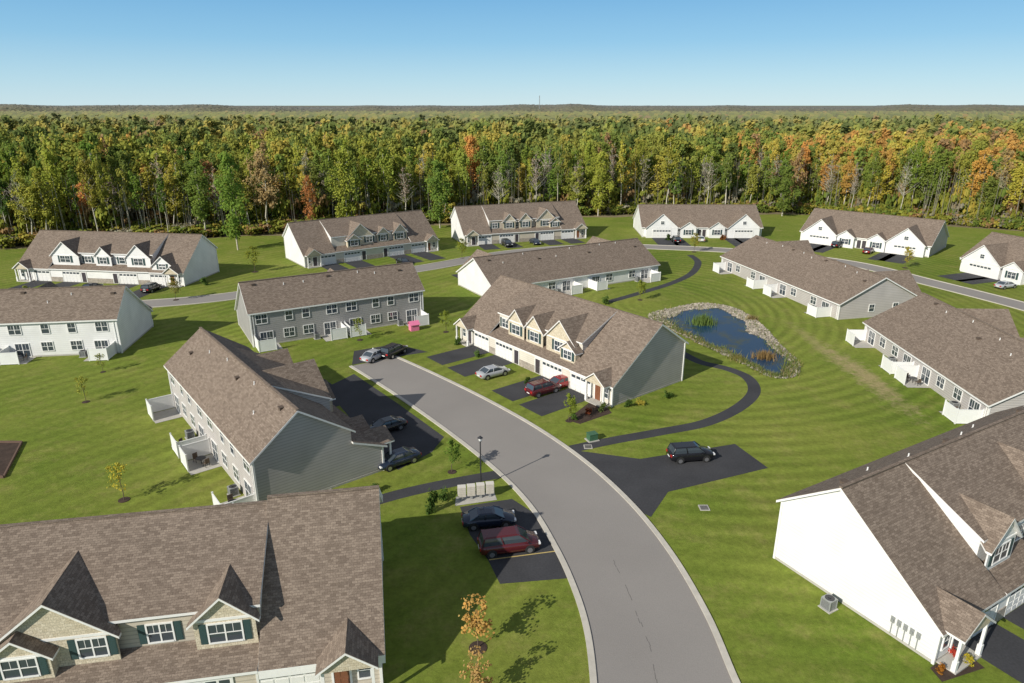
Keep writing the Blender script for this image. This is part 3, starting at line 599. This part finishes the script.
def stick(X,Y,h,r):
    lx=q.gauss(0,.6)
    for an in (0,2.1,4.2):
        x0,y0=X+r*math.cos(an),Y+r*math.sin(an); x1,y1=X+r*math.cos(an+2.1),Y+r*math.sin(an+2.1); tw.append([(x0,y0,0),(x1,y1,0),(x1*.4+X*.6+lx,y1*.4+Y*.6,h),(x0*.4+X*.6+lx,y0*.4+Y*.6,h)])
for dE,X,Y in rest:
    if dE<50 and Y<330: stick(X,Y,q.uniform(13,20),.15)
for _ in range(1100):
    X=q.uniform(-190,190); stick(X,yE(X)+q.uniform(1,28),q.uniform(9,18),q.uniform(.06,.13))
VV.append(np.array(tw)); CC.append(np.tile([.5,.46,.38],(len(tw),1))*RNG.uniform(.6,1.1,(len(tw),1)))
ub=crown(90,1.5,.2,2.6,.22,300,10,clr=.5)
for i in range(3400):
    X=q.uniform(-190,190); dd=abs(q.gauss(0,8)) if i<2300 else q.uniform(4,26); Y=yE(X)+q.uniform(-1.5,1)+dd; c=np.array(PAL[q.choice(['green','green','yellow green','rust brown','bare grey','yellow green','yellow green','yellow'])])*q.uniform(.7,1.0)
    s=q.uniform(.5,1.5)*(1+.4*min(1,dd/10)); zz=1. if i<2300 else q.uniform(1.6,3.); VV.append(ub[0]*s*np.array([1,1,zz])+np.array([X,Y,0])); CC.append(ub[1]*c)
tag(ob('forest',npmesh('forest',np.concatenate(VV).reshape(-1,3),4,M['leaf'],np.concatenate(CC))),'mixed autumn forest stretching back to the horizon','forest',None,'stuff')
# distant forest: low detail crowns out to 1.3 km, then a rough canopy sheet
far_l=crown(34,6.,9,21,2.2,400,8,.4); g=np.random.default_rng(4); FV=[];FCc=[]
n_=5200; yy=np.sqrt(g.uniform(690**2,1400**2,n_)); xx=g.uniform(-.82,.82,n_)*yy
for X,Y in zip(xx,yy):
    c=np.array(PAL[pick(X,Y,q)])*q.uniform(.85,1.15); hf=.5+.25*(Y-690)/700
    FV.append(far_l[0]*np.array([1.1,1.1,q.uniform(.85,1.12)])+np.array([X,Y,0])); FCc.append((far_l[1]*c)*(1-hf)+np.array([.31,.285,.2])*hf)  # distance haze blended straight into these crown colours too
nr,na=200,620; rr=np.geomspace(680,16000,nr); aa=np.linspace(-.75,.75,na)
RRg,AA=np.meshgrid(rr,aa,indexing='ij')
RRg=RRg*(1+g.uniform(-.004,.004,RRg.shape)); AA=AA+g.uniform(-.0009,.0009,AA.shape)
far=np.clip((RRg-1200)/2500,0,1.6)
Zg=14.5+2.5*np.clip((RRg-1300)/300,0,1)+g.normal(size=RRg.shape)*.9+1.8*np.sin(AA*37+RRg/500)*np.sin(RRg/310)+1.5*np.sin(AA*91)+far*(3.5+5*np.sin(AA*11+1)+4*np.sin(AA*27)+2.5*np.sin(AA*63+2)+g.normal(size=RRg.shape)*1.5); XY=np.stack([RRg*np.sin(AA),RRg*np.cos(AA),Zg],-1)
Q=np.stack([XY[:-1,:-1],XY[:-1,1:],XY[1:,1:],XY[1:,:-1]],2).reshape(-1,4,3)
pal=np.array([PAL[n] for n in names]); big=np.sin(Q[:,0,0]/90)+np.sin(Q[:,0,1]/160+Q[:,0,0]/200)
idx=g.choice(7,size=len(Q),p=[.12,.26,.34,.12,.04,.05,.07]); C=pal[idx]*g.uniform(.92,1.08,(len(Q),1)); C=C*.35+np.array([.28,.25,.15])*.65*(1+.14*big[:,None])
hf=np.clip((Q[:,0,1]-500)/6000,0,.85)[:,None]**.6; C=C*(1-hf*.75)+np.array([.31,.32,.34])*hf*.75  # canopy colour fades to a painted haze tone with distance
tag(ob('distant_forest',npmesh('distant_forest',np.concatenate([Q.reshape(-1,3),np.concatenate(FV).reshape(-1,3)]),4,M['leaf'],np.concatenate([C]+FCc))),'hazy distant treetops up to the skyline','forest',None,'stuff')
q2=MB(); 
for sx,sy in ((-1,-1),(1,-1),(0,1)): q2.cyl((sx*1.6,sy*1.6,0),(sx*.8,sy*.8,66),.35,.3,5)
for i in range(22): z=i*3; q2.cyl((-1.6,-1.6,z),(1.5,-1.5,z+3),.2,.2,4); q2.cyl((1.5,-1.5,z),(0,1.5,z+3),.2,.2,4)
tag(q2.build('radio_mast',M['metal'],None,(95,2500,0)),'thin radio mast on the skyline','mast')
# young trees
YC=[];YT=[]
for i in range(4):
    V,C=crown([900,560,380,520][i],[1.5,1.5,1.4,1.35][i],1.3,4.8,[.11,.1,.09,.085][i],60+i,[22,18,14,22][i],clr=.34); YC.append(npmesh('crown',V.reshape(-1,3),4,M['leaf'],C)); YT.append(trunk_mesh(4.8,.05,70+i,.85,16,'bark2',.3,.24))
def young(label,px,k,s,c,sz=None):
    g=G(*px); t=mk_tree(label,'tree',None,g,k,s,sz or s,c,'young_tree',YC,YT)
    m=MB(); n=14; m.slab([(.6*math.cos(a*6.283/n),.6*math.sin(a*6.283/n),.05) for a in range(n)],.05); m.build('mulch_ring',M['mulch'],t)
for a in (('golden orange young tree on the grass left of the street bottom',(478,648),3,1.05,(.55,.33,.1),.85),('bare reddish sapling at the bottom edge left of the street',(478,700),3,.8,(.5,.32,.12)),
  ('yellow young tree on the left lawn behind the beige townhouse',(124,500),2,.85,(.45,.4,.06)),('small yellow green sapling on the left lawn below the white townhouse',(86,402),2,.75,(.34,.34,.06)),
  ('tiny sapling on the left lawn near the white patio fences',(103,372),2,.6,(.24,.26,.05)),('green young tree between the street and the grey townhouse',(452,472),1,.75,(.15,.23,.04)),
  ('green young tree at the near corner of the middle townhouse',(569,421),1,.72,(.22,.27,.04)),('small tree right of the far left white townhouse',(255,272),1,1.2,(.25,.27,.04)),
  ('young tree left of the grey townhouse beyond the street end',(176,300),1,.9,(.26,.24,.06)),('young tree on the lawn between pond and low grey house',(640,300),1,.8,(.24,.27,.04)),
  ('young tree by the far street near the low back house',(694,252),1,1.,(.32,.28,.05)),('young yellow tree on the grass right of the far street',(905,268),1,1.,(.4,.34,.06)),
  ('sapling on the grass beyond the middle townhouse driveways',(446,332),2,.8,(.22,.26,.04)),('sapling by the grey townhouse patios near the street end',(360,340),2,.8,(.22,.26,.04)),('leafy sapling near the left edge of the far lawn',(30,306),1,.8,(.24,.27,.04)),
  ('young tree between the back row beige and centre townhouses',(462,258),1,1.,(.26,.28,.04))): young(*a)
SH=[]
for i in range(2):
    V,C=crown(420,.6,.05,1.0,.07,80+i,9,clr=.5); SH.append(npmesh('leaves',V.reshape(-1,3),4,M['leaf'],C))
def shrub(label,px,s,c,k=0,h=None):
    o=ob('shrub',SH[k],None,G(*px),random.random()*6); o.scale=(s,s,h or s); o.color=(*c,1); tag(o,label,'shrub')
DG=(.09,.15,.035)
for a in (('small conical evergreen beside the path left of the street',(432,512),1.3,DG,0,2.2),('low green shrub left of the mailboxes',(444,500),1.,DG,1),('rounded shrub at the street end of the grey gable wall',(376,492),.9,(.12,.18,.05),0),
  ('green shrub nearest the street in front of the middle townhouse',(574,420),.9,DG,0),('reddish shrub in front of the middle townhouse corner',(588,414),.9,(.28,.08,.04),1),('pale green shrub against the middle townhouse corner',(602,411),1.1,(.18,.24,.07),0),
  ('dark shrub left along the middle townhouse gable wall',(628,407),1.,DG,0),('yellow flowering shrub along the middle townhouse gable wall',(641,405),.8,(.4,.34,.06),1),('dark shrub right along the middle townhouse gable wall',(668,398),1.,DG,1),
  ('yellow flower clump by the driveway at lower right',(968,664),.7,(.5,.42,.05),0),('red flower clump near the lower right white townhouse porch',(953,655),.6,(.42,.06,.04),1),('orange flower clump at the lower right corner bed',(940,672),.6,(.5,.22,.04),0),
  ('shrub between the driveways of the middle townhouse, nearer one',(527,383),.9,DG,0),('shrub between the driveways of the middle townhouse, farther one',(478,357),.9,DG,1),('shrub at the left corner of the middle townhouse',(458,345),1.2,DG,0),
  ('round shrub before the low back house, left one',(668,240),1.6,DG,0),('round shrub before the low back house, right one',(722,240),1.6,(.3,.12,.04),1),('dark bush beside the far left white townhouse',(205,285),1.6,DG,0),('bush at the near end of the pond path',(606,304),1.4,DG,1)): shrub(*a)
sheet('flower_bed','dark mulch bed at the middle townhouse corner',[G(*p) for p in [(566,420),(580,424),(612,413),(606,406),(590,402)]],.006,M['mulch'],'flower bed')
sheet('flower_bed','dark mulch bed at the lower right white townhouse corner',[G(*p) for p in [(930,668),(942,682),(985,668),(960,648)]],.006,M['mulch'],'flower bed')
a=[G(-30,443),G(22,443),G(4,478),G(-60,478)]; sheet('garden_plot','bare soil inside the vegetable plot at the left edge',a,.05,M['mulch'],'soil')
m=MB()
for i in range(4):
    p,r=a[i],a[(i+1)%4]; d=(r-p).normalized(); n=Vector((-d.y,d.x,0))*.08; m.slab([(*(p+n).xy,.25),(*(p-n).xy,.25),(*(r-n).xy,.25),(*(r+n).xy,.25)],.25)
tag(m.build('garden_edging',plain('brown_timber',(.14,.085,.06),.8)),'brown timber edging around the garden plot at the left edge','garden edging')
# ---------------------------------------------------------------- street furniture
t=thing('street_lamp','dark street lamp post beside the mailboxes left of the street','street lamp',G(481,487))
m=MB(); m.cyl((0,0,0),(0,0,.5),.14,.1,10); m.cyl((0,0,.5),(0,0,4.9),.07,.055,8); m.build('pole',M['darkm'],t)
m=MB(); m.cyl((0,0,4.9),(0,0,5.0),.1,.16,8); m.cyl((0,0,5.3),(0,0,5.45),.28,.1,8); m.cyl((0,0,5.45),(0,0,5.55),.03,.02,6); m.build('lamp_cap',M['darkm'],t)
m=MB(); m.cyl((0,0,5.0),(0,0,5.3),.14,.2,8); m.build('lamp_glass',M['lamp'],t)
for i,w in enumerate(('leftmost','second','third','rightmost')):
    g=G(462+i*9.3,500-i*1.2); t=thing('mailbox_cluster','%s of the four pale mailbox cabinets beside the lamp post'%w,'mailbox',g,R(8))
    m=MB(); m.box(-.38,.38,-.25,.25,.45,1.5); m.build('cabinet',plain('mailbox_paint',(.66,.62,.55),.5),t)
    m=MB()
    for a_ in range(2):
        for b_ in range(5): m.box(-.35+a_*.36,-.02+a_*.36,-.265,-.25,.5+b_*.19,.66+b_*.19)
    m.build('mail_door',M['kerb'],t); m=MB(); m.box(-.12,.12,-.12,.12,0,.45); m.build('pedestal',M['metal'],t)
sheet('mailbox_pad','concrete pad under the mailbox cabinets',[G(455,506),G(497,500),G(494,492),G(456,497)],.02,M['conc'],'concrete pad')
t=thing('transformer_box','green utility box on the grass right of the street','utility box',G(592,440),.4); m=MB(); m.box(-.5,.5,-.4,.4,.1,.8); m.build('cabinet',M['green'],t); m=MB(); m.box(-.54,.54,-.44,.44,.8,.86); m.build('lid',M['green'],t); m=MB(); m.box(-.65,.65,-.55,.55,0,.1); m.build('pad',M['conc'],t)
for px,lab in (((704,508),'concrete drain cover in the grass right of the street'),((588,447),'small concrete drain cover beside the path mouth')):
    t=thing('drain_cover',lab,'drain cover',G(*px)); m=MB(); m.box(-.45,.45,-.45,.45,0,.06); m.build('frame',M['conc'],t); m=MB()
    for i in range(7): m.box(-.35,.35,-.36+i*.1,-.31+i*.1,.06,.075)
    m.build('grate',M['darkm'],t)
t=thing('playhouse','pink plastic playhouse by the grey townhouse patios beyond the street end','playhouse',G(414,330),.5); m=MB(); m.box(-.7,.7,-.6,.6,0,1.1); m.build('wall',M['pink'],t)
m=MB(); m.slab([(-.85,-.75,1.05),(.85,-.75,1.05),(.85,0,1.6),(-.85,0,1.6)],.06); m.slab([(-.85,0,1.6),(.85,0,1.6),(.85,.75,1.05),(-.85,.75,1.05)],.06); m.build('roof',M['pink'],t)
# ---------------------------------------------------------------- cars
CM={}
def carm(kind):
    if kind in CM: return CM[kind]
    L,w,hood,belt,top,a,b,c,d={'sedan':(4.75,.91,.86,.95,1.45,-1.75,1.35,-.95,.45),'suv':(4.75,.95,1.02,1.1,1.74,-2.2,1.3,-1.95,.55),'van':(5.1,.98,.98,1.08,1.78,-2.4,1.65,-2.15,.75)}[kind]
    st=[(-L/2,.8,.42,belt-.22),(-L/2+.12,.93,.3,belt-.02),(-L/2+.6,.99,.22,belt),(-.9,1,.2,belt),(.6,1,.2,belt-.01),(b,1,.22,belt-.03),(L/2-.75,.97,.24,hood),(L/2-.22,.9,.28,hood-.12),(L/2,.74,.38,hood-.32)]
    m=MB(); rings=[]
    for x,s,zb,zt in st:
        W=w*s; zm=(zb+zt)/2; ring=[(x,-W*.8,zb),(x,-W*.97,zb+.1),(x,-W,zm),(x,-W*.96,zt-.1),(x,-W*.86,zt),(x,0,zt+.04),(x,W*.86,zt),(x,W*.96,zt-.1),(x,W,zm),(x,W*.97,zb+.1),(x,W*.8,zb)]
        k=len(m.v); m.v+=ring; rings.append(k)
    n=11
    for i in range(len(st)-1):
        for j in range(n): j2=(j+1)%n; m.f.append((rings[i]+j,rings[i+1]+j,rings[i+1]+j2,rings[i]+j2))
    m.f.append(tuple(range(rings[0],rings[0]+n))); m.f.append(tuple(range(rings[-1]+n-1,rings[-1]-1,-1)))
    body=m.mesh('body',M['paint'],True)
    g=MB(); W1,W2=w*.9,w*.72; bo=[(a,-W1*.92,belt-.02),(b,-W1*.92,belt-.04),(b,W1*.92,belt-.04),(a,W1*.92,belt-.02)]; tp=[(c,-W2,top-.06),(d,-W2,top-.06),(d,W2,top-.06),(c,W2,top-.06)]
    md=[tuple((bo[i][k]*.45+tp[i][k]*.55)+(0,(.035 if bo[i][1]>0 else -.035),0)[k] for k in range(3)) for i in range(4)]
    g.v=bo+md+tp
    for o_ in (0,4):
        for i in range(4): j=(i+1)%4; g.f.append((o_+i,o_+j,o_+4+j,o_+4+i))
    glass=g.mesh('cabin_glass',M['glass'])
    r=MB(); r.v=[(c-.08,-W2-.02,top-.08),(d+.06,-W2-.02,top-.08),(d+.06,W2+.02,top-.08),(c-.08,W2+.02,top-.08),(c+.12,-W2*.8,top),(d-.2,-W2*.8,top),(d-.2,W2*.8,top),(c+.12,W2*.8,top)]
    r.f=[(3,2,1,0),(4,5,6,7),(0,1,5,4),(1,2,6,5),(2,3,7,6),(3,0,4,7)]
    for sy in (-1,1):
        Y1,Y2=sy*W1*.93,sy*(W2+.01)
        ym=sy*(abs(Y1)*.45+abs(Y2)*.55+.04)
        for xa,xb in ((a,c),(b,d),((a+b)/2-.2,(c+d)/2-.1)):
            xm=xa*.45+xb*.55; zm=belt*.45+(top-.06)*.55
            r.cyl((xa,Y1,belt-.03),(xm,ym,zm),.055,.05,5); r.cyl((xm,ym,zm),(xb,Y2,top-.06),.05,.05,5)
    roof=r.mesh('roof',M['paint'])
    ty=MB().cyl((0,-.12,0),(0,.12,0),.34,.34,20); ri=MB().cyl((0,-.13,0),(0,.13,0),.22,.22,14)
    ar=MB().cyl((0,-w-.004,.38),(0,w+.004,.38),.41,.41,20)
    hl=MB().box(L/2-.2,L/2-.02,-.2,.2,-.07,.07); tl=MB().box(-L/2-.01,-L/2+.15,-.16,.16,-.12,.12)
    mi=MB().box(-.08,.08,-.1,.1,-.06,.06); pl=MB().box(-.01,.01,-.26,.26,-.06,.06)
    CM[kind]=dict(L=L,w=w,belt=belt,b=b,hood=hood,body=body,glass=glass,roof=roof,ty=ty.mesh('tyre',M['rubber'],False),ri=ri.mesh('rim',M['rim']),ar=ar.mesh('wheel_arch',M['rubber']),hl=hl.mesh('headlight',M['lamp']),tl=tl.mesh('tail_light',M['red']),mi=mi.mesh('mirror',M['paint']),pl=pl.mesh('number_plate',M['vinyl']))
    return CM[kind]
def car(label,px,ang,kind,c,grp='cars parked around the houses'):
    m=carm(kind); g=G(*px); g.z=.012; t=thing('parked_car',label,'car',g,R(ang),grp); L,w=m['L'],m['w']
    o=ob('body',m['body'],t); o.color=(*c,1); o=ob('roof',m['roof'],t); o.color=(*c,1); ob('cabin_glass',m['glass'],t)
    for x in (-L/2+.95,L/2-.98):
        ob('wheel_arch',m['ar'],t,(x,0,0))
        for y in (-w+.1,w-.1): o=ob('wheel',m['ty'],t,(x,y,.34)); ob('rim',m['ri'],o)
    for y in (-.6*w,.6*w): ob('headlight',m['hl'],t,(-.02,y*1.1,m['hood']-.22)); ob('tail_light',m['tl'],t,(0,y*1.12,m['belt']-.25))
    for y in (-w-.06,w+.06): o=ob('mirror',m['mi'],t,(m['b']-.35,y,m['belt']+.05)); o.color=(*c,1)
    ob('number_plate',m['pl'],t,(-L/2-.01,0,.6))
BK=(.012,.012,.015);MR=(.1,.012,.016);SV=(.45,.46,.48);WH=(.75,.75,.75);BL=(.015,.025,.05)
for a in (('black suv alone on the guest parking right of the street',(690,459),8,'suv',BK),('maroon minivan on the guest parking left of the street',(509,549),12,'van',MR),('dark blue sedan just behind the maroon minivan',(489,524),8,'sedan',BL),
 ('silver sedan on a driveway of the middle townhouse',(493,376),35,'sedan',SV),('maroon suv on the driveway nearest the middle townhouse gable',(543,393),35,'suv',MR),('bright red car by the garage behind the maroon suv',(563,386),35,'sedan',(.3,.02,.02)),
 ('pale silver car at the far end of the curving street',(375,359),60,'sedan',SV),('black car right of the pale car at the street end',(394,355),60,'suv',BK),
 ('black car half hidden on the driveway of the grey townhouse',(386,431),218,'sedan',BK),('dark car beside the near corner of the grey townhouse',(398,464),218,'sedan',BL),
 ('black suv before the far left white townhouse, right one',(152,291),85,'suv',BK),('dark car before the far left white townhouse, left one',(92,290),80,'sedan',BK),
 ('dark car before the back row centre townhouse, left one',(507,246),290,'suv',BK),('dark car before the back row centre townhouse, right one',(535,244),290,'sedan',BL),
 ('white car in front of the low back house',(700,241),88,'sedan',WH),('dark suv in front of the low back house',(676,242),88,'suv',BK),('dark car in front of the far right low house, left one',(838,247),40,'suv',BK),('maroon car in front of the far right low house',(868,253),50,'sedan',MR),
 ('dark car beside the back row beige townhouse',(403,264),305,'sedan',BK),('silver car in front of the upper right edge low house',(1005,288),20,'sedan',SV)): car(*a)
# ---------------------------------------------------------------- light and camera
az=R(43); el=R(30); d=Vector((math.cos(az)*math.cos(el),math.sin(az)*math.cos(el),-math.sin(el)))
sl=bpy.data.lights.new('sun','SUN'); sl.energy=5.; sl.angle=R(.5); sl.color=(1,.95,.85); so=bpy.data.objects.new('sun',sl); col.objects.link(so); so.rotation_euler=d.to_track_quat('-Z','Y').to_euler()
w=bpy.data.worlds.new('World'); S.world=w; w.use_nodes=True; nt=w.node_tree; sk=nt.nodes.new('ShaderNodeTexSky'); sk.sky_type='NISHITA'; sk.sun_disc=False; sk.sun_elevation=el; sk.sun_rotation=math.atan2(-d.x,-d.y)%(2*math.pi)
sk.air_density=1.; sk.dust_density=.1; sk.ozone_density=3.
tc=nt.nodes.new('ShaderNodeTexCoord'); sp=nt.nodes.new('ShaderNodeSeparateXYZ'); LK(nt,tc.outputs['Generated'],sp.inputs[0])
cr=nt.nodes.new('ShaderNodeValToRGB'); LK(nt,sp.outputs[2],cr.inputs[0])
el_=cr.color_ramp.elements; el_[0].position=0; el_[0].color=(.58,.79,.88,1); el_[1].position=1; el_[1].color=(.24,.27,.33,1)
for p,c in ((.03,(.46,.72,.87,1)),(.08,(.27,.57,.83,1)),(.16,(.13,.4,.73,1)),(.28,(.29,.34,.42,1))): e=el_.new(p); e.color=c  # upper stops set brighter and greyer than a real zenith, as neutral fill
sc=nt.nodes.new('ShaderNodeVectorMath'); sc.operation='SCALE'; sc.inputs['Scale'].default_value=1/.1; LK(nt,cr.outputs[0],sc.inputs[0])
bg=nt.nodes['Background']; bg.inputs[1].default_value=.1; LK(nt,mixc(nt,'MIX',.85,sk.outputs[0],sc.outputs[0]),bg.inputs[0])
cd=bpy.data.cameras.new('camera'); cd.sensor_width=36; cd.lens=24.01; cd.clip_end=60000; cam=bpy.data.objects.new('camera',cd); col.objects.link(cam); cam.location=(0,0,H); cam.rotation_euler=(R(90)-P,0,0); S.camera=cam
S.view_settings.view_transform='Standard'; S.view_settings.look='None'; S.view_settings.exposure=0
